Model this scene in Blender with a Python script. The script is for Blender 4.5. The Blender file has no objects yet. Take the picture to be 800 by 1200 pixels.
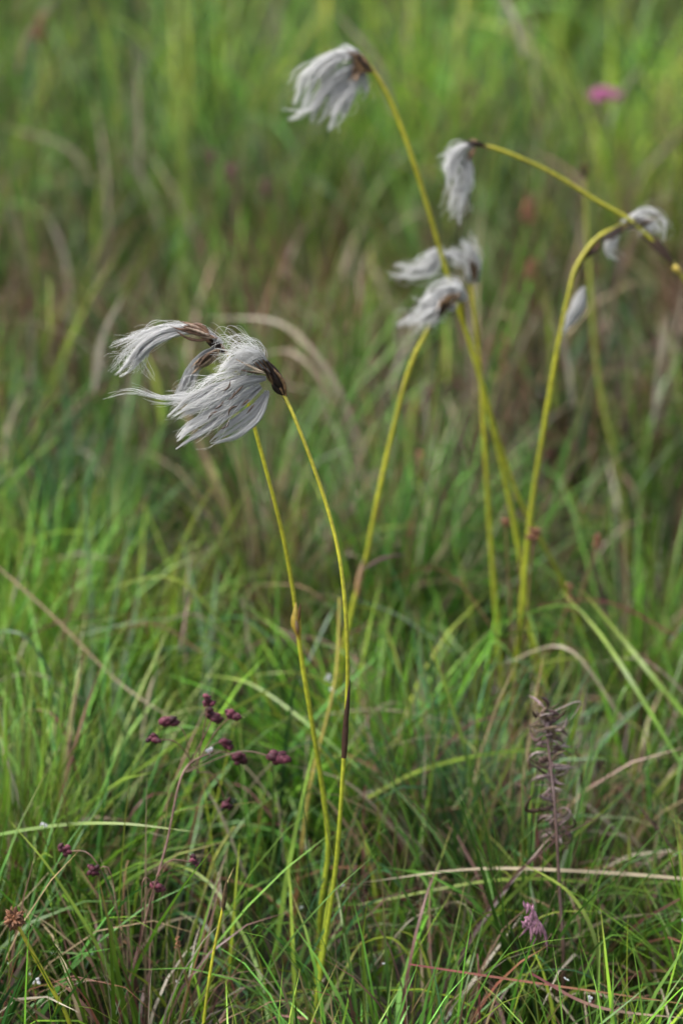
import bpy, math, numpy as np
rng = np.random.default_rng(7)
scene = bpy.context.scene
scene.view_settings.view_transform = 'Standard'
scene.view_settings.look = 'None'
scene.view_settings.exposure = 0.0

# ------------------------------------------------------------ camera
CAM = np.array([0.0, 0.0, 0.9]); PITCH = math.radians(22); LENS = 85.0
cd = bpy.data.cameras.new("camera"); cam = bpy.data.objects.new("camera", cd)
scene.collection.objects.link(cam); scene.camera = cam
cam.location = CAM; cam.rotation_euler = (math.pi/2 - PITCH, 0, 0)
cd.sensor_fit = 'VERTICAL'; cd.sensor_height = 36; cd.sensor_width = 24; cd.lens = LENS
cd.clip_start = 0.02; cd.clip_end = 1000
cd.dof.use_dof = True; cd.dof.focus_distance = 1.385; cd.dof.aperture_fstop = 4.7

def P(px, py, y):
    """survey: world point on the vertical plane at distance y"""
    k = 0.03/LENS
    u = (px-400)*k; v = (600-py)*k
    d = np.array([u, math.cos(PITCH)+v*math.sin(PITCH), -math.sin(PITCH)+v*math.cos(PITCH)])
    return CAM + d*(y/d[1])
PX = 0.000485   # metres per photo pixel at the focused plant

def catmull(pts, n):
    pts = np.asarray(pts, float)
    if len(pts) == 2:
        t = np.linspace(0, 1, n)[:, None]; return pts[0]*(1-t)+pts[1]*t
    ext = np.vstack([2*pts[0]-pts[1], pts, 2*pts[-1]-pts[-2]])
    seg = np.linalg.norm(np.diff(pts, axis=0), axis=1); cum = np.r_[0, np.cumsum(seg)]
    s = np.linspace(0, cum[-1], n); out = []
    for v in s:
        i = min(max(np.searchsorted(cum, v, side='right')-1, 0), len(pts)-2)
        t = (v-cum[i])/max(seg[i], 1e-9)
        p0, p1, p2, p3 = ext[i], ext[i+1], ext[i+2], ext[i+3]
        out.append(0.5*((2*p1)+(-p0+p2)*t+(2*p0-5*p1+4*p2-p3)*t*t+(-p0+3*p1-3*p2+p3)*t**3))
    return np.array(out)

def nrm(a): return a/np.maximum(np.linalg.norm(a, axis=-1, keepdims=True), 1e-12)

class Acc:
    def __init__(s): s.v=[]; s.f=[]; s.c=[]; s.m=[]; s.n=0
    def add(s, Pt, W, S, C, sides=2, mat=0):
        Pt = np.asarray(Pt, float); N, K, _ = Pt.shape
        W = np.broadcast_to(W, (N, K)); C = np.broadcast_to(C, (N, K, 3))
        S = np.asarray(S, float)
        if S.ndim == 1: S = np.broadcast_to(S, (N, 3))
        if S.ndim == 2: S = np.repeat(S[:, None, :], K, 1)
        T = nrm(np.gradient(Pt, axis=1))
        S = nrm(S - T*np.sum(S*T, -1, keepdims=True))
        if sides == 2:
            V = np.stack([Pt-S*W[..., None]/2, Pt+S*W[..., None]/2], 2); R = 2
        else:
            B = np.cross(T, S); R = sides
            a = np.arange(R)*2*math.pi/R
            V = Pt[:, :, None]+(S[:, :, None]*np.cos(a)[:, None]+B[:, :, None]*np.sin(a)[:, None])*W[:, :, None, None]/2
        idx = np.arange(N*K*R).reshape(N, K, R)+s.n
        if sides == 2:
            F = np.stack([idx[:, :-1, 0], idx[:, :-1, 1], idx[:, 1:, 1], idx[:, 1:, 0]], -1).reshape(-1, 4)
        else:
            j = np.roll(idx, -1, 2)
            F = np.stack([idx[:, :-1], j[:, :-1], j[:, 1:], idx[:, 1:]], -1).reshape(-1, 4)
        s.v.append(V.reshape(-1, 3)); s.c.append(np.repeat(C[:, :, None], R, 2).reshape(-1, 3))
        s.f.append(F); s.m.append(np.full(len(F), mat)); s.n += N*K*R
    def finish(s, name, mats, parent=None):
        v = np.concatenate(s.v); f = np.concatenate(s.f); c = np.concatenate(s.c); m = np.concatenate(s.m)
        me = bpy.data.meshes.new(name)
        me.vertices.add(len(v)); me.vertices.foreach_set("co", v.astype(np.float32).ravel())
        me.loops.add(f.size); me.loops.foreach_set("vertex_index", f.astype(np.int32).ravel())
        me.polygons.add(len(f)); me.polygons.foreach_set("loop_start", np.arange(0, f.size, 4, dtype=np.int32))
        for mt in mats: me.materials.append(mt)
        me.polygons.foreach_set("material_index", m.astype(np.int32))
        me.polygons.foreach_set("use_smooth", np.ones(len(f), bool))
        at = me.color_attributes.new("Col", 'FLOAT_COLOR', 'POINT')
        at.data.foreach_set("color", np.c_[c, np.ones(len(c))].astype(np.float32).ravel())
        me.update(calc_edges=True)
        ob = bpy.data.objects.new(name, me); scene.collection.objects.link(ob)
        if parent: ob.parent = parent
        return ob
def empty(name):
    e = bpy.data.objects.new(name, None); e.empty_display_size = 0.05
    scene.collection.objects.link(e); return e

# ------------------------------------------------------------ materials
def leafmat(name, rough=0.5, transl=0.3, nscale=60, amt=0.35, spec=0.35):
    m = bpy.data.materials.new(name); m.use_nodes = True
    nt = m.node_tree; N = nt.nodes; L = nt.links; N.clear()
    out = N.new('ShaderNodeOutputMaterial')
    at = N.new('ShaderNodeAttribute'); at.attribute_name = "Col"
    geo = N.new('ShaderNodeNewGeometry')
    no = N.new('ShaderNodeTexNoise'); no.inputs['Scale'].default_value = nscale; no.inputs['Detail'].default_value = 2
    L.new(geo.outputs['Position'], no.inputs['Vector'])
    mr = N.new('ShaderNodeMapRange'); mr.inputs['From Min'].default_value = 0.3; mr.inputs['From Max'].default_value = 0.7
    mr.inputs['To Min'].default_value = 1-amt; mr.inputs['To Max'].default_value = 1+amt
    L.new(no.outputs['Fac'], mr.inputs['Value'])
    mx = N.new('ShaderNodeVectorMath'); mx.operation = 'SCALE'
    L.new(at.outputs['Color'], mx.inputs[0]); L.new(mr.outputs['Result'], mx.inputs['Scale'])
    b = N.new('ShaderNodeBsdfPrincipled'); b.inputs['Roughness'].default_value = rough
    b.inputs['Specular IOR Level'].default_value = spec
    L.new(mx.outputs[0], b.inputs['Base Color'])
    if transl > 0:
        t = N.new('ShaderNodeBsdfTranslucent'); L.new(mx.outputs[0], t.inputs['Color'])
        ms = N.new('ShaderNodeMixShader'); ms.inputs[0].default_value = transl
        L.new(b.outputs[0], ms.inputs[1]); L.new(t.outputs[0], ms.inputs[2]); L.new(ms.outputs[0], out.inputs[0])
    else: L.new(b.outputs[0], out.inputs[0])
    return m
M_grass = leafmat("grass_blades", 0.38, 0.24, 45, 0.3, 0.4)
M_stem = leafmat("stem_skin", 0.38, 0.0, 300, 0.25, 0.5)
M_cotton = leafmat("cotton_fibre", 0.8, 0.5, 90, 0.03, 0.2)
M_scale = leafmat("dry_scales", 0.6, 0.0, 500, 0.45, 0.3)
M_petal = leafmat("petals", 0.55, 0.3, 200, 0.25, 0.3)

# ------------------------------------------------------------ ground
def gz(x, y):
    return 0.012*np.sin(2.1*x+0.7)*np.cos(1.7*y)+0.006*np.sin(7*x+2*y)+0.006*np.cos(6*y-3*x)
gx = np.r_[-400, -120, -40, -15, np.linspace(-6, 6, 97), 15, 40, 120, 400]
gy = np.r_[-400, -100, -30, -8, np.linspace(-2, 14, 129), 30, 80, 200, 500]
X, Y = np.meshgrid(gx, gy, indexing='ij'); Z = gz(X, Y); nx, ny = X.shape
me = bpy.data.meshes.new("ground"); idx = np.arange(nx*ny).reshape(nx, ny)
F = np.stack([idx[:-1, :-1], idx[1:, :-1], idx[1:, 1:], idx[:-1, 1:]], -1).reshape(-1, 4)
me.from_pydata(np.stack([X, Y, Z], -1).reshape(-1, 3).tolist(), [], F.tolist())
me.polygons.foreach_set("use_smooth", [True]*len(me.polygons))
gob = bpy.data.objects.new("ground", me); scene.collection.objects.link(gob)
m = bpy.data.materials.new("mossy_soil"); m.use_nodes = True; nt = m.node_tree; N = nt.nodes; L = nt.links
b = N['Principled BSDF']; b.inputs['Roughness'].default_value = 0.9
geo = N.new('ShaderNodeNewGeometry')
n1 = N.new('ShaderNodeTexNoise'); n1.inputs['Scale'].default_value = 9; n1.inputs['Detail'].default_value = 8
n2 = N.new('ShaderNodeTexNoise'); n2.inputs['Scale'].default_value = 110; n2.inputs['Detail'].default_value = 6
L.new(geo.outputs['Position'], n1.inputs['Vector']); L.new(geo.outputs['Position'], n2.inputs['Vector'])
r = N.new('ShaderNodeValToRGB'); e = r.color_ramp.elements
e[0].position = .35; e[0].color = (.026, .018, .011, 1); e[1].position = .65; e[1].color = (.028, .04, .012, 1)
L.new(n1.outputs['Fac'], r.inputs['Fac'])
mx = N.new('ShaderNodeMixRGB'); mx.blend_type = 'MULTIPLY'; mx.inputs[0].default_value = .8
L.new(r.outputs[0], mx.inputs[1]); L.new(n2.outputs['Color'], mx.inputs[2]); L.new(mx.outputs[0], b.inputs['Base Color'])
bp = N.new('ShaderNodeBump'); bp.inputs['Distance'].default_value = .01; L.new(n2.outputs['Fac'], bp.inputs['Height']); L.new(bp.outputs[0], b.inputs['Normal'])
me.materials.append(m)

# ------------------------------------------------------------ meadow grass
K = 7
PAL = np.array([[.062, .175, .014], [.125, .24, .016], [.028, .10, .018], [.045, .135, .055], [.23, .28, .022]])
STRAW = np.array([[.30, .23, .13], [.21, .12, .085], [.40, .35, .26], [.12, .06, .05], [.20, .075, .05]])
def fbm(x, y, sc, seed):
    r = np.random.default_rng(seed); o = np.zeros_like(x)
    for i in range(7):
        a = r.uniform(0, 2*math.pi); f = sc*r.uniform(.6, 1.8); o += np.sin(f*(x*math.cos(a)+y*math.sin(a))+r.uniform(0, 6.28))
    return o/3.2
def blades(acc, x, y, L, az, lean, droop, w, col, curl=0.25):
    n = len(x); t = np.linspace(0, 1, K)[None]
    th = lean[:, None]+droop[:, None]*t**1.6
    ph = az[:, None]+rng.normal(0, curl, (n, 1))*t**1.2+rng.normal(0, .12, (n, 1))*np.sin(t*5+rng.uniform(0, 6, (n, 1)))
    st = (L/(K-1))[:, None]
    dx = np.sin(th)*np.cos(ph)*st; dy = np.sin(th)*np.sin(ph)*st; dz = np.cos(th)*st
    z0 = gz(x, y)-.005
    c = lambda a, d: a[:, None]+np.concatenate([np.zeros((n, 1)), np.cumsum(d[:, :-1], 1)], 1)
    Pt = np.stack([c(x, dx), c(y, dy), np.maximum(c(z0, dz), gz(x, y)[:, None]+.003*t)], -1)
    sa = az+math.pi/2+rng.normal(0, .7, n)
    S = np.stack([np.cos(sa), np.sin(sa), rng.normal(0, .35, n)], -1)
    prof = np.interp(t, [0, .15, .5, .8, 1], [.7, 1, .92, .55, .04])
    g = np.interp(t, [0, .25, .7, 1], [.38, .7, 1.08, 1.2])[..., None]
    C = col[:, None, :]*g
    brown = (rng.random(n) < .25)[:, None, None]*(np.clip(t-.75, 0, 1)*4)[..., None]
    C = C*(1-brown*.8)+np.array([.28, .16, .07])*brown*.8
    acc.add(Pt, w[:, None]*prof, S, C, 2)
def hmax(y):
    return np.interp(y, [0, .9, 1.2, 1.35, 1.7, 2.1, 3, 5], [.07, .075, .09, .11, .115, .155, .21, .23])
def field(acc, y0, y1, dens, wscale, a=.62, bb=.24, ctr=.4):
    area = (y1-y0)*2*(a+bb*(y0+y1)/2); n = int(area*dens)
    def samp(n):
        y = rng.uniform(y0, y1, int(n*1.0)); x = rng.uniform(-1, 1, len(y))*(a+bb*y); return x, y
    nc = int(area*(90 if y0 < 2 else 60)); cx, cy = samp(nc)
    ci = rng.integers(0, nc, int(n*.66)); sg = rng.uniform(.006, .03, nc)
    ox = rng.normal(0, 1, len(ci))*sg[ci]; oy = rng.normal(0, 1, len(ci))*sg[ci]
    ux, uy = samp(n-len(ci))
    x = np.r_[cx[ci]+ox, ux]; y = np.r_[cy[ci]+oy, uy]; k = len(x)
    az = np.r_[np.arctan2(oy, ox)+rng.normal(0, .7, len(ci)), rng.uniform(0, 2*math.pi, len(ux))]
    ch = rng.uniform(.5, 1.4, nc); cl = np.r_[ch[ci], rng.uniform(.5, 1.1, len(ux))]
    H = hmax(y)*(1+.22*fbm(x, y, 4, 3))
    L = H*cl*rng.gamma(9, 1/9, k)*1.15
    long = rng.random(k) < .05; L = np.where(long, L*rng.uniform(1.3, 1.9, k), L)
    L = np.minimum(L, np.where(y < 1.25, .16, np.interp(y, [1.25, 1.9, 2.4], [.21, .25, .42])))
    lean = np.abs(rng.normal(.22, .27, k)); droop = rng.gamma(1.6, .45, k)
    cw = rng.dirichlet([.25]*5, nc) @ PAL; uw = rng.dirichlet([.3]*5, len(ux)) @ PAL
    col = np.r_[cw[ci], uw]
    shade = np.r_[rng.lognormal(0, ctr, nc)[ci], np.ones(len(ux))]
    bz = np.exp(-((y-2.4)/.6)**2)*np.clip(.8+.6*fbm(x, y, 3.5, 5)+.25*np.sign(x+.1), 0, 1.3)
    dk = np.exp(-((y-1.38)/.12)**2)*np.clip((x-.03)/.08, 0, 1)*.35  # dark gaps at near right: shade put into the blade colour
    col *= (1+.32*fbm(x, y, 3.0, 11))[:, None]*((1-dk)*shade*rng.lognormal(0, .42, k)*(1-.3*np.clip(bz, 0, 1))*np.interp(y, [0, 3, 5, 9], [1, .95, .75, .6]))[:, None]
    dead = rng.random(nc) < np.clip(.10+.5*np.exp(-((cy-2.4)/.6)**2)*(.8+.5*fbm(cx, cy, 3.5, 5)), 0, .8)
    ps = np.clip(.15+.12*fbm(x, y, 5, 21)+.26*bz, .03, .8)+np.r_[dead[ci]*.5, np.zeros(len(ux))]
    st = rng.random(k) < ps
    si = rng.choice(5, k, p=[.26, .24, .14, .24, .12])
    col = np.where(st[:, None], STRAW[si]*rng.uniform(.45, 1.15, (k, 1)), col)
    L = np.where(st & (rng.random(k) < .7), L*.8, L); droop = np.where(st, droop*1.6, droop)
    w = wscale*rng.uniform(.0014, .0042, k); fine = rng.random(k) < .38; w = np.where(fine, w*.4, w)
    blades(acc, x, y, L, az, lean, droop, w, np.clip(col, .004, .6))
ga = Acc()
field(ga, .6, 1.2, 9000, .9)
field(ga, 1.2, 2.0, 21000, .86)
field(ga, 2.0, 3.2, 7500, 1.15, ctr=.6)
field(ga, 3.2, 5.5, 3600, 1.7, ctr=.7)
field(ga, 5.5, 10, 900, 3.6, ctr=.6)
field(ga, 10, 22, 160, 9.0)

def hand_blade(pts, y0, y1, wpx, c0, c1, side=None, n=26, prof=(.7, 1, .9, .6, .05), sides=2, acc=None):
    ys = np.linspace(y0, y1, len(pts))
    C = catmull([P(a, b_, yy) for (a, b_), yy in zip(pts, ys)], n)
    t = np.linspace(0, 1, n)[:, None]; w = wpx*PX*np.interp(t[:, 0], np.linspace(0, 1, len(prof)), prof)
    col = np.array(c0)*(1-t)+np.array(c1)*t
    if side is None: side = np.array([.4, .7, .6])
    (acc or ga).add(C[None], w[None], np.array(side, float)[None], col[None], sides)
G = (.085, .19, .018); YG = (.20, .26, .025); ST = (.36, .30, .20); DK = (.10, .04, .045)
hb = hand_blade
hb([(830, 1032), (700, 1022), (560, 1018), (425, 1034)], 1.33, 1.33, 5, ST, ST)
hb([(420, 1060), (600, 1030), (760, 1045), (900, 1080)], 1.36, 1.36, 4, YG, G)
hb([(-40, 985), (60, 968), (140, 965), (230, 975)], 1.35, 1.3, 5, G, YG)
hb([(330, 800), (240, 850), (120, 930), (0, 1000)], 1.5, 1.35, 5, YG, G)
hb([(-30, 640), (60, 720), (140, 800), (215, 850)], 1.62, 1.5, 4, (.2, .14, .07), (.25, .17, .1))
hb([(480, 1130), (600, 1148), (720, 1165), (860, 1185)], 1.24, 1.22, 3.0, (.2, .05, .05), (.22, .14, .05))
hb([(830, 870), (770, 800), (730, 750), (680, 690)], 1.5, 1.6, 8, G, YG)
hb([(800, 900), (740, 800), (700, 740), (655, 690)], 1.45, 1.6, 7, G, YG)
hb([(290, 690), (262, 590), (225, 500), (200, 440)], 1.9, 2.0, 12, (.2, .14, .08), (.3, .2, .12))
hb([(425, 530), (390, 445), (330, 380), (245, 372)], 2.0, 2.1, 12, (.22, .18, .12), (.28, .24, .17))
hb([(430, 560), (385, 460), (340, 412), (285, 425)], 2.0, 2.1, 10, (.2, .16, .1), (.25, .2, .14))
hb([(440, 1210), (425, 1120), (432, 1040)], 1.24, 1.27, 6, G, YG)
hb([(160, 1230), (120, 1120), (60, 1020), (10, 960)], 1.24, 1.3, 5, G, YG)
hb([(320, 1240), (300, 1130), (240, 1030), (150, 1000)], 1.25, 1.4, 5, G, YG)
hb([(520, 1230), (560, 1100), (640, 1010), (730, 930)], 1.25, 1.4, 6, G, YG)
hb([(690, 1230), (700, 1120), (670, 1050), (610, 1010)], 1.25, 1.3, 7, (.12, .18, .06), YG)
hb([(760, 1240), (740, 1180), (720, 1120)], 1.22, 1.24, 6, YG, YG)
hb([(620, 1140), (700, 1180), (820, 1195)], 1.22, 1.22, 4, (.2, .05, .06), ST)
hb([(800, 1010), (760, 960), (735, 930)], 1.4, 1.4, 4, DK, DK)
hb([(420, 900), (350, 840), (290, 800), (230, 790)], 1.45, 1.55, 5, G, YG)
hb([(430, 935), (500, 900), (600, 880), (720, 880)], 1.45, 1.5, 6, YG, G)
for (x0, x1, xt, yt_, w_) in [(150, 128, 158, 590, 9), (120, 150, 172, 640, 8), (95, 108, 98, 560, 10), (60, 80, 112, 600, 8), (250, 240, 212, 620, 8), (235, 245, 256, 655, 10), (30, 45, 20, 650, 8)]:
    c = np.array([(.13, .2, .03), (.2, .25, .03), (.10, .17, .07)][rng.integers(0, 3)])
    hb([(x0, 860), (x1, 760), (xt, yt_)], 1.6, 1.75, w_, c*.8, c*1.1, side=(1, .4, .2), prof=(.8, 1, .9, .6, .05))
hb([(560, 960), (545, 880), (520, 800), (500, 745)], 1.45, 1.5, 7, G, YG)
hb([(500, 980), (478, 900), (480, 830), (460, 760)], 1.45, 1.5, 7, G, YG)
hb([(665, 860), (680, 740), (705, 620), (715, 530), (690, 505)], 1.6, 1.6, 4, G, (.3, .25, .17))
hb([(225, 330), (218, 200), (222, 80), (215, -20)], 2.7, 2.9, 24, G, (.28, .29, .04))
hb([(205, 330), (214, 200), (205, 80), (200, -20)], 2.8, 3.1, 20, G, (.24, .26, .04))
hb([(700, 300), (688, 200), (690, 80), (678, 0)], 2.5, 2.6, 12, G, (.22, .26, .04))
hb([(492, 570), (500, 520), (513, 440), (520, 380)], 1.85, 1.9, 11, G, (.30, .31, .05))
for i in range(420):   # taller blades standing above the sward farther back
    x0 = rng.uniform(-100, 900); yb = rng.uniform(2.0, 3.6); far = yb > 2.5
    top = rng.uniform(-60, 420) if far else rng.uniform(300, 540); ln = rng.uniform(70, 210); sx = rng.normal(0, 42)
    c = np.array([YG, G, ST, (.22, .13, .09), G, (.05, .13, .045), (.12, .07, .055), (.3, .27, .2), (.24, .3, .04)][rng.integers(0, 9)])*rng.uniform(.5, 1.2)
    hb([(x0, top+ln), (x0+sx*.3, top+ln*.5), (x0+sx, top+rng.uniform(0, 20))], yb, yb+.05, rng.uniform(4, 13), c*.8, c, side=(1, .3, .2), n=10)
for i in range(330):   # loose crossing blades in the near sward
    x0 = rng.uniform(-60, 860); py = rng.uniform(740, 1230); yb = np.interp(py, [740, 1230], [1.62, 1.24]); an = rng.normal(0, 1.0); ln = rng.uniform(90, 240)
    ex, ey = math.sin(an)*ln, -abs(math.cos(an))*ln*.55; bow = rng.uniform(.05, .3)*ln
    c = np.array([YG, G, G, ST, (.20, .12, .06), (.05, .15, .05), (.16, .05, .05), (.24, .3, .04)][rng.integers(0, 8)])*rng.uniform(.6, 1.15)
    hb([(x0, py), (x0+ex*.45, py+ey*.5-bow), (x0+ex, py+ey)], yb, yb+rng.uniform(0, .08), rng.uniform(1.6, 5), c*.8, c, side=nrm(rng.normal(0, 1, 3)), n=14)
ga.finish("meadow_grass", [M_grass])

# ------------------------------------------------------------ cotton grass
YEL = np.array([.35, .32, .02]); LOW = np.array([.19, .26, .022])
def stem(acc, pts, yb, yt, wb, wt, c0=LOW, c1=YEL, root=True):
    n = 90
    ys = np.linspace(yb, yt, len(pts)); pw = [P(a, b_, yy) for (a, b_), yy in zip(pts, ys)]
    if root:
        p = pw[0]; q = p+(p-pw[1])*min(1.0, .1/np.linalg.norm(p-pw[1])); base = np.array([q[0], p[1]-.0, gz(q[0], p[1])-.01])
        pw = [base]+pw
    C = catmull(pw, n); t = np.linspace(0, 1, n)
    w = PX*(wb*(1-t)+wt*t)*(1+.04*np.sin(t*37))
    col = np.array(c0)[None]*(1-t[:, None])+np.array(c1)[None]*t[:, None]
    col = col*(1+.15*np.sin(t*23+rng.uniform(0, 6)))[:, None]
    acc.add(C[None], w[None], np.array([0, 1., 0])[None], col[None], 10)
def spindle(acc, a, b_, w, col, bend=0.0, n=9, sides=6, prof=(.25, .9, 1, .7, .05)):
    a = np.array(a); b_ = np.array(b_); t = np.linspace(0, 1, n)[:, None]
    d = b_-a; pr = np.cross(d, [0, 1, 0]); C = a+(b_-a)*t+pr*bend*np.sin(t*math.pi)
    acc.add(C[None], (w*np.interp(t[:, 0], np.linspace(0, 1, len(prof)), prof))[None], nrm(rng.normal(0, 1, 3)+np.array([0, 1, 0]))[None],
            (np.array(col)[None]*(1.15-.4*t))[None], sides)
def bracts(acc, p0, p1, y, n, wpx, dark=(.028, .016, .012), light=(.20, .12, .06), sp=10):
    for i in range(n):
        s0 = rng.uniform(0, .35); s1 = rng.uniform(.65, 1.1)
        j = rng.normal(0, 1, 2)*sp*.45
        a = P(p0[0]+(p1[0]-p0[0])*s0+j[0]*.15, p0[1]+(p1[1]-p0[1])*s0+j[1]*.15, y+rng.normal(0, .001))
        b_ = P(p0[0]+(p1[0]-p0[0])*s1+j[0], p0[1]+(p1[1]-p0[1])*s1+j[1], y+rng.normal(0, .003))
        c = np.array(dark) if rng.random() < .62 else np.array(light)
        spindle(acc, a, b_, wpx*PX*rng.uniform(.6, 1.1), c*rng.uniform(.7, 1.3), rng.normal(0, .08))
def tuft(acc, pts, y, rad, n, wild=2.0, dy=0.0, fw=.5, locks=9, fly=.05, tone=1.0, rag=.35, tight=1.0):
    C = catmull([P(a, b_, y+dy*i/(len(pts)-1)) for i, (a, b_) in enumerate(pts)], 40)
    ts = np.linspace(0, 1, 40); T = nrm(np.gradient(C, axis=0)); sc = PX*y/1.33
    Nn = nrm(np.cross(T, [0, 1, 0])); B = np.cross(Nn, T)
    R = np.interp(ts, np.linspace(0, 1, len(rad)), rad)*sc
    k = 18; locks = int(locks*1.6)
    la = rng.uniform(0, 2*math.pi, locks); lr = np.sqrt(rng.random(locks)); le = rng.uniform(1-rag, 1.02, locks)
    ld = rng.uniform(.7, 1.5, locks)
    lp = rng.uniform(0, 6.28, (locks, 2)); li = rng.integers(0, locks, n)
    u = np.linspace(0, 1, k)[None]
    sig = .17*tight*(1-.5*u)                       # locks draw together towards their tips
    ja = rng.normal(0, 1, (n, 1)); jb = rng.normal(0, 1, (n, 1))
    a = (np.cos(la)*lr)[li][:, None]*(1+(ld[li][:, None]-1)*u)+ja*sig
    b_ = (np.sin(la)*lr)[li][:, None]*(1+(ld[li][:, None]-1)*u)*.8+jb*sig
    t0 = rng.beta(1, 4, n)*.35; t1 = np.clip(le[li]*rng.beta(10, 1.3, n), .3, 1.02)
    t = t0[:, None]+(t1-t0)[:, None]*u
    def I(A): return np.stack([np.interp(t, ts, A[:, j]) for j in range(3)], -1)
    r = np.interp(t, ts, R)[..., None]
    Pt = I(C)+r*(a[..., None]*I(Nn)+b_[..., None]*I(B))
    flyf = (rng.random(n) < fly); amp = wild*sc*np.where(flyf, 4.5, .6)[:, None]*u**1.3
    f1 = rng.uniform(2, 6, (n, 1)); ph = rng.uniform(0, 6.28, (n, 1)); lw = wild*sc*1.9*u
    Pt = Pt+(amp*np.sin(f1*u*1.4+ph)+lw*np.sin(lp[li, 0:1]+5*u))[..., None]*I(Nn)+(amp*np.cos(f1*u+ph*1.7)+lw*np.sin(lp[li, 1:2]+4*u))[..., None]*I(B)
    W = fw*sc*np.interp(u, [0, .7, 1], [1, .9, .4])*rng.uniform(.6, 1.3, (n, 1))
    base = np.array([.93, .93, .92])*tone
    lt = rng.uniform(.84, 1.03, locks)
    col = base*lt[li][:, None, None]*rng.uniform(.9, 1.03, (n, 1, 1))*np.interp(u, [0, .2, .5], [.78, .95, 1.0])[..., None]*np.ones((n, k, 1))
    acc.add(Pt, W, rng.normal(0, 1, (n, 3)), np.clip(col, 0, .94), 3)

class Plant:
    def __init__(s): s.st = Acc(); s.co = Acc(); s.br = Acc()
    def done(s, name="cotton_grass"):
        e = empty(name)
        if s.st.n: s.st.finish("stem", [M_stem], e)
        if s.br.n: s.br.finish("bracts", [M_scale], e)
        if s.co.n: s.co.finish("cotton_tufts", [M_cotton], e)
        return e
# --- plant A (focused)
A = Plant(); yA = 1.335
stem(A.st, [(367, 1203), (380, 1110), (394, 1010), (402, 900), (407, 800), (405, 720), (398, 655), (385, 600), (366, 543), (347, 494), (333, 463)], 1.25, yA, 6.5, 4.6)
spindle(A.st, P(403, 888, 1.2765), P(406, 830, 1.281), 8*PX, (.045, .022, .014), 0, 12, 8, (.8, 1, 1, .9, .6))
spindle(A.st, P(405, 850, 1.2785), P(410, 796, 1.281), 6*PX, (.04, .02, .014), 0, 12, 8, (.8, 1, .8, .5, .1))
bracts(A.br, (336, 468), (306, 418), yA, 22, 5.5, sp=9)
bracts(A.br, (334, 466), (318, 436), yA, 8, 6, dark=(.02, .012, .01), sp=4)
bracts(A.br, (318, 440), (285, 425), yA-.006, 7, 3, dark=(.10, .06, .04), light=(.35, .28, .2), sp=12)
for (qx, qy) in [(275, 458), (285, 452), (262, 470), (292, 468), (268, 490), (298, 474), (270, 446), (255, 482), (278, 476)]:
    spindle(A.br, P(qx, qy, yA-.016), P(qx-10+rng.normal(0, 2), qy+11+rng.normal(0, 2), yA-.018), 2.6*PX, (.07, .045, .03), rng.normal(0, .15))
tuft(A.co, [(318, 436), (298, 421), (276, 424), (250, 440)], yA, [3, 8, 10, 6], 300, 3.0, -.002, fly=.25, locks=10, tight=.8)
tuft(A.co, [(312, 442), (282, 446), (248, 460), (222, 472), (197, 492)], yA, [3, 9, 12, 11, 5], 520, 1.1, -.008, locks=6, rag=.2, tight=.9)
tuft(A.co, [(306, 452), (276, 472), (245, 492), (222, 508), (204, 524)], yA, [3, 8, 11, 10, 3], 620, .7, -.014, locks=5, rag=.12)
tuft(A.co, [(312, 462), (300, 482), (276, 502), (246, 519)], yA, [3, 8, 9, 2], 520, .6, -.010, locks=4, rag=.10)
tuft(A.co, [(314, 458), (308, 476), (296, 494), (276, 507)], yA, [3, 6, 7, 3], 300, .7, .002, locks=4, rag=.12)
tuft(A.co, [(300, 440), (245, 462), (192, 467), (152, 458), (114, 465)], yA, [3, 5, 4, 3, 3], 55, 1.6, -.01, locks=4, fly=.2)
tuft(A.co, [(300, 436), (262, 450), (228, 470), (196, 474)], yA, [5, 10, 13, 11], 80, 4, -.018, locks=10, fly=.4)
tuft(A.co, [(312, 430), (300, 412), (278, 412), (246, 426)], yA, [3, 8, 11, 11], 80, 5, -.010, locks=9, fly=.6)
tuft(A.co, [(300, 445), (262, 470), (232, 498), (206, 514)], yA, [8, 15, 17, 14], 45, 3, -.02, locks=14, fly=.5)
A.done()
# --- plant B
Bp = Plant(); yB = 1.37
stem(Bp.st, [(375, 1075), (384, 1000), (380, 940), (366, 850), (353, 770), (348, 730), (343, 690), (331, 625), (313, 555), (298, 500), (284, 450), (265, 412)], 1.33, yB, 8, 4.6)
for q in [(351, 750, 347, 705, 12), (349, 745, 352, 712, 8), (346, 740, 343, 718, 7)]:
    spindle(Bp.st, P(q[0], q[1], 1.3455), P(q[2], q[3], 1.349), q[4]*PX, (.30, .22, .03), .04, 12, 8)
spindle(Bp.st, P(349, 744, 1.342), P(347, 726, 1.345), 6*PX, (.11, .06, .02)); spindle(Bp.st, P(350, 728, 1.344), P(352, 706, 1.345), 4*PX, (.10, .05, .02))
bracts(Bp.br, (267, 415), (238, 388), yB, 16, 5, sp=7)
bracts(Bp.br, (258, 398), (208, 382), yB-.009, 15, 5, dark=(.14, .08, .05), light=(.36, .27, .2), sp=8)
tuft(Bp.co, [(262, 402), (235, 388), (203, 388), (172, 401), (148, 428), (122, 447)], yB, [3, 7, 8, 9, 8, 4], 560, 1.6, -.01, locks=6, rag=.3)
tuft(Bp.co, [(245, 392), (215, 385), (180, 390), (152, 402), (126, 412)], yB, [3, 6, 6, 6, 5], 150, 2.2, -.006, fly=.15, locks=6)
tuft(Bp.co, [(190, 388), (165, 405), (150, 425), (143, 442)], yB, [5, 9, 13, 12], 100, 4, -.008, fly=.4)
tuft(Bp.co, [(255, 408), (236, 420), (220, 448), (203, 478)], yB, [3, 6, 7, 6], 300, 1.8, -.004, tone=.85)  # lower tone: shadow behind the front head put into the fibre colour
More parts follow.
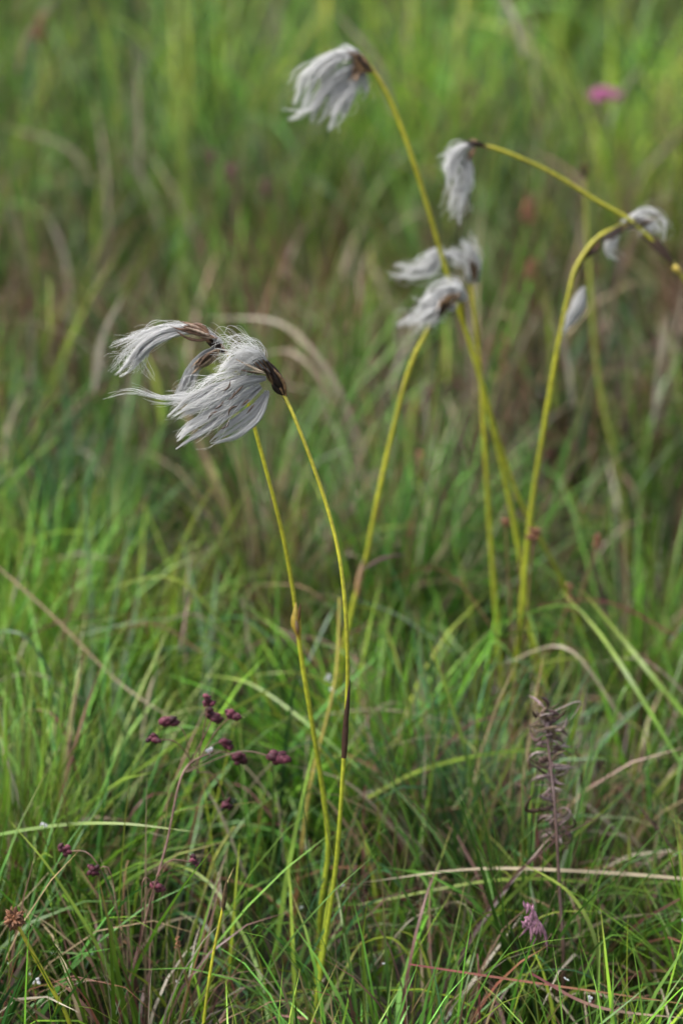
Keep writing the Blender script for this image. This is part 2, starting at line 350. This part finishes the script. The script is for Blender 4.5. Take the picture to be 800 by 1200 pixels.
bracts(Bp.br, (258, 408), (225, 435), yB-.008, 12, 5, dark=(.06, .035, .02), light=(.28, .2, .13), sp=7)
Bp.done()
# --- back group
def plant(stempts, yb, yt, wb, wt, tufts, br=(), c0=LOW, c1=YEL):
    p = Plant(); stem(p.st, stempts, yb, yt, wb, wt, c0, c1)
    for (pts, rad, n) in tufts:
        tuft(p.co, pts, yt, rad, int(n*.36), 2.9, -.006, fw=.8, fly=.14, locks=5, rag=.45, tight=.9)
    for (a, b_, n, w, *o) in br: bracts(p.br, a, b_, yt-.008, n, w, sp=o[0] if o else 9)
    return p
y2 = 1.68
p = plant([(398, 800), (412, 715), (427, 662), (441, 590), (460, 505), (480, 430), (500, 388), (508, 374)], 1.60, 1.64, 9, 6,
      [([(543, 340), (520, 346), (497, 366), (464, 384)], [6, 10, 10, 5], 800), ([(535, 358), (518, 358), (503, 374), (482, 392)], [5, 8, 7, 4], 350), ([(545, 352), (530, 335), (510, 340), (486, 352)], [5, 7, 6, 4], 200)],
      [((508, 376), (522, 350), 14, 6), ((540, 345), (512, 358), 10, 4, 12)])
spindle(p.st, P(424, 668, 1.60), P(478, 650, 1.62), 5*PX, (.10, .05, .05), .1)
spindle(p.st, P(418, 700, 1.60), P(426, 655, 1.61), 11*PX, (.2, .12, .05), .02); p.done()
p = plant([(634, 830), (622, 740), (608, 645), (592, 565), (570, 470), (548, 395), (522, 315), (500, 240), (476, 165), (451, 105), (432, 76)], 1.66, y2, 10.5, 6.5,
      [([(428, 72), (400, 66), (372, 92), (340, 134)], [3, 7, 9, 6], 700), ([(426, 76), (412, 95), (398, 122), (382, 155)], [4, 8, 9, 5], 700),
       ([(424, 72), (402, 86), (378, 115), (358, 148)], [4, 8, 10, 6], 500), ([(390, 90), (362, 124), (326, 134)], [4, 6, 4], 140), ([(425, 78), (422, 100), (414, 118)], [4, 6, 5], 150), ([(426, 70), (410, 62), (388, 74)], [3, 6, 6], 200)],
      [((438, 84), (412, 64), 20, 6, 7), ((425, 72), (410, 94), 8, 4, 10)]); p.done()
p = plant([(860, 900), (862, 700), (850, 480), (825, 370), (793, 316), (766, 284), (735, 256), (700, 236), (645, 202), (592, 178), (568, 171)], 1.66, y2, 8, 5.5,
      [([(556, 168), (538, 176), (530, 198), (532, 224)], [4, 7, 8, 5], 600), ([(545, 180), (547, 208), (537, 235), (530, 264)], [4, 7, 5, 3], 350)],
      [((572, 172), (546, 167), 16, 5, 6), ((558, 170), (547, 188), 8, 4, 6)])
for i in range(8): spindle(p.br, P(752+rng.normal(0, 2), 272+rng.normal(0, 2), 1.672), P(790+rng.normal(0, 1), 312+rng.normal(0, 1), 1.664), 4.5*PX, (.05, .03, .02), rng.normal(0, .04))
spindle(p.st, P(788, 311, 1.663), P(797, 321, 1.663), 11*PX, (.42, .32, .06), 0, prof=(.5, 1, 1, .9, .4)); p.done()
p = plant([(597, 900), (602, 800), (612, 700), (620, 612), (635, 512), (654, 402), (667, 340), (675, 312), (700, 278), (735, 262)], 1.62, y2, 10, 6,
      [([(728, 264), (750, 256), (766, 262), (768, 286)], [5, 9, 8, 5], 550), ([(724, 275), (714, 290), (722, 308)], [3, 5, 4], 160)],
      [((676, 310), (705, 282), 14, 5, 5), ((700, 284), (738, 262), 14, 5, 5), ((735, 268), (765, 258), 8, 4, 8)])
tuft(p.co, [(684, 336), (677, 358), (664, 380), (654, 398)], 1.655, [2, 8, 6, 3], 320, 1.0, fw=.7, tone=.95)
bracts(p.br, (668, 380), (684, 338), 1.66, 5, 3, dark=(.2, .15, .08), light=(.35, .3, .18), sp=4); p.done()
p = plant([(588, 800), (577, 670), (569, 545), (562, 430), (551, 332)], 1.70, 1.72, 9, 6,
      [([(553, 332), (552, 305), (535, 282)], [5, 11, 9], 700), ([(540, 300), (520, 300), (502, 316), (478, 319), (450, 320)], [4, 5, 6, 5, 3], 400), ([(520, 290), (503, 302), (488, 324)], [3, 6, 4], 160)],
      [((556, 332), (552, 300), 9, 4, 9)]); p.done()
p = plant([(700, 800), (668, 705), (640, 645), (606, 580), (570, 470), (545, 385), (540, 352)], 1.72, 1.66, 7, 5.5,
      [([(541, 352), (530, 342), (518, 352), (505, 368)], [4, 6, 6, 4], 200)], [((541, 356), (530, 340), 8, 5, 7)]); p.done()
p = plant([(745, 720), (727, 570), (702, 450), (690, 310), (686, 210)], 2.0, 2.05, 12, 8, [], [((686, 212), (684, 190), 8, 6, 8)], c0=(.14, .18, .03), c1=(.22, .24, .04)); p.done()
p = plant([(345, 1080), (362, 930), (392, 800), (398, 700)], 1.42, 1.5, 7, 4, [], c0=(.2, .15, .04), c1=(.3, .27, .04)); p.done("rush_stem")
p = plant([(205, 1150), (230, 1080), (250, 1010), (275, 968)], 1.36, 1.4, 7, 3, [], c0=(.16, .22, .03), c1=(.26, .27, .04)); p.done("rush_stem")

# ------------------------------------------------------------ small plants
PUR = (.050, .013, .020)
q = Plant(); yq = 1.34
main = [(140, 1200), (170, 1080), (195, 990), (215, 905), (250, 880)]
stem(q.st, main, 1.26, yq, 4.5, 2.2, (.16, .08, .08), (.18, .10, .08))
heads = [(198, 845, 20), (245, 823, 14), (250, 839, 18), (273, 838, 17), (180, 867, 14), (265, 872, 15), (280, 889, 17), (325, 888, 24), (266, 943, 12), (77, 996, 14), (110, 1021, 13), (185, 1041, 16), (228, 1010, 10)]
for (hx, hy, s) in heads:
    r = rng.uniform(-.5, .5); yy = (yq if hy < 950 else 1.27)+rng.normal(0, .008)
    for i in range(12):
        f = (i-5.5)/5.5; a = r+rng.normal(0, .7)
        cx = hx+f*s*.34; cy = hy+f*s*.10
        spindle(q.br, P(cx-s*.22, cy+rng.normal(0, 2.5), yy), P(cx+s*.36*math.cos(a), cy+s*.36*math.sin(a)+rng.normal(0, 2), yy+rng.normal(0, .002)), s*.5*PX, np.array(PUR)*rng.uniform(.5, 3), .1)
    if hy < 950:
        hb([(220+rng.uniform(-5, 20), 905), ((hx+235)/2, (hy+890)/2-8), (hx, hy)], yq, yy, 1.6, (.14, .09, .06), (.16, .08, .06), prof=(1, 1, 1), sides=4, acc=q.st)
    else:
        hb([(150+rng.uniform(-5, 20), 1130), ((hx+150)/2, (hy+1050)/2-12), (hx, hy)], 1.26, yy, 1.6, (.14, .09, .06), (.16, .08, .06), prof=(1, 1, 1), sides=4, acc=q.st)
q.done("quaking_grass")
s_ = Plant(); stem(s_.st, [(85, 1210), (62, 1160), (35, 1110), (20, 1082)], 1.215, 1.225, 6, 4.5, LOW, YEL)
for i in range(110):
    d = nrm(rng.normal(0, 1, 3)); c = P(17, 1077, 1.222); spindle(s_.br, c, c+d*np.array([15, 14, 17])*PX*rng.uniform(.6, 1.05), 5.5*PX, np.array([.20, .09, .045])*rng.uniform(.4, 1.4))
s_.done("sedge")
s_ = Plant(); stem(s_.st, [(238, 1210), (248, 1130), (262, 1060)], 1.22, 1.24, 5, 3.5)
spindle(s_.br, P(261, 1068, 1.236), P(266, 1030, 1.236), 7*PX, (.09, .06, .03)); spindle(s_.br, P(264, 1040, 1.24), P(275, 1015, 1.242), 2*PX, (.3, .25, .1)); s_.done("sedge")
# faded orchid spike
o = Plant(); yo = 1.36
stem(o.st, [(660, 1130), (655, 1040), (650, 950), (645, 900), (638, 840)], 1.29, yo, 7, 3, (.05, .03, .02), (.09, .05, .045))
for i in range(150):
    f = rng.random(); by = 830+f*160; bx = 639+(by-840)*.1; dx = rng.choice([-1, 1])*rng.uniform(3, 30)*(1-.5*abs(f-.4)); dyp = rng.uniform(-20, 16)
    yy = yo-.01*f+rng.normal(0, .008); c = np.array([[.12, .07, .07], [.20, .14, .14], [.30, .24, .22], [.06, .035, .025], [.15, .11, .07]])[rng.integers(0, 5)]
    spindle(o.br, P(bx, by, yo-.01*f), P(bx+dx, by+dyp, yy), 5*PX*rng.uniform(.25, 1.2), c, rng.normal(0, .35))
for i in range(22):
    spindle(o.br, P(620+rng.normal(0, 5), 1075+rng.normal(0, 10), 1.25), P(622+rng.normal(0, 8), 1090+rng.normal(0, 12), 1.25), 5*PX, np.array([.34, .17, .24])*rng.uniform(.4, 1.2), .1)
hb([(655, 1110), (635, 1105), (622, 1085)], 1.29, 1.25, 4, (.05, .03, .02), (.1, .05, .05), prof=(1, 1, 1), sides=5, acc=o.st)
o.done("faded_orchid")
# pink clover far
c_ = Plant(); yc = 2.7; cc = P(709, 113, yc)
hb([(700, 430), (712, 260), (709, 120)], yc, yc, 8, G, G, prof=(1, 1, 1), sides=6, acc=c_.st)
for i in range(200):
    d = nrm(rng.normal(0, 1, 3)); d[2] = abs(d[2])*.8-.1
    spindle(c_.br, cc, cc+d*np.array([.023, .023, .014])*rng.uniform(.7, 1.1), .005, np.array([.55, .17, .36])*rng.uniform(.7, 1.2))
e = empty("clover_flower"); c_.st.finish("stem", [M_stem], e); c_.br.finish("florets", [M_petal], e)
# rusty seed spikes
for (hx, hy, yy, s, tall) in [(495, 545, 1.95, 14, 28), (620, 246, 2.5, 20, 30), (622, 318, 2.4, 16, 24), (700, 634, 1.65, 12, 10), (625, 627, 1.6, 14, 10), (592, 612, 1.6, 9, 10), (270, 205, 2.6, 14, 24), (312, 222, 2.6, 14, 20), (248, 184, 2.6, 12, 14), (668, 700, 1.62, 10, 30), (590, 415, 2.1, 10, 50), (208, 1105, 1.25, 6, 14), (48, 35, 3.0, 18, 30), (470, 470, 2.1, 10, 30), (480, 620, 1.8, 8, 18)]:
    z = Plant(); base = P(hx, hy, yy)
    col = np.array([.24, .11, .06]) if abs(hy-204) > 25 else np.array([.13, .06, .06])
    for i in range(30):
        f = rng.uniform(-.5, .5); a = P(hx+rng.normal(0, 1.5), hy+f*tall, yy)
        d = nrm(rng.normal(0, 1, 3)+np.array([0, 0, .5]))
        spindle(z.br, a, a+d*s*.55*PX*yy/1.35, s*.35*PX*yy/1.35, col*rng.uniform(.5, 1.3))
    C = catmull([np.array([base[0]+rng.normal(0, .02), yy, -.01]), np.array([base[0]+rng.normal(0, .01), yy, base[2]*.5]), base], 20)
    z.st.add(C[None], np.full((1, 20), .0018), np.array([[0, 1., 0]]), np.array([.16, .11, .05]), 6)
    z.done("rusty_seed_spike")
# white flecks painted in as dew highlights on the grass
fl = Acc()
for i in range(90):
    y = rng.uniform(1.22, 2.2); x = rng.uniform(-1, 1)*(.18*y+.05); zz = rng.uniform(.03, .11)
    c = np.array([x, y, zz])
    for j in range(3):
        d = nrm(rng.normal(0, 1, 3)); spindle(fl, c, c+d*rng.uniform(.0008, .0022), .0011, (.7, .72, .74))
for (hx, hy, yy) in [(390, 808, 1.5), (385, 795, 1.52), (50, 968, 1.33), (690, 1170, 1.24), (42, 1150, 1.24), (245, 880, 1.34)]:
    c = P(hx, hy, yy)
    for j in range(8): d = nrm(rng.normal(0, 1, 3)); spindle(fl, c+d*.001, c+d*rng.uniform(.0015, .004), .002, (.75, .75, .77))
fl.finish("dew_glint_flecks", [M_cotton])

# ------------------------------------------------------------ light: bright overcast
w = bpy.data.worlds.new("World"); scene.world = w; w.use_nodes = True
nt = w.node_tree; bg = nt.nodes['Background']; sk = nt.nodes.new('ShaderNodeTexSky'); sk.sky_type = 'NISHITA'
SEL, SAZ = 58, -100
sk.sun_disc = False; sk.sun_elevation = math.radians(SEL); sk.sun_rotation = math.radians(SAZ); sk.dust_density = 5; sk.air_density = 1.0
hs = nt.nodes.new('ShaderNodeHueSaturation'); hs.inputs['Saturation'].default_value = .45; hs.inputs['Value'].default_value = 2.0
nt.links.new(sk.outputs[0], hs.inputs['Color']); nt.links.new(hs.outputs[0], bg.inputs['Color']); bg.inputs['Strength'].default_value = 0.15
ld = bpy.data.lights.new("sun", 'SUN'); ld.energy = 2.9; ld.angle = math.radians(30); ld.color = (1, .98, .95)
lo = bpy.data.objects.new("sun", ld); scene.collection.objects.link(lo)
el, az = math.radians(SEL), math.radians(SAZ)
from mathutils import Vector
dirv = Vector((math.sin(az)*math.cos(el), math.cos(az)*math.cos(el), math.sin(el)))
lo.rotation_euler = dirv.to_track_quat('Z', 'Y').to_euler(); lo.location = dirv*10
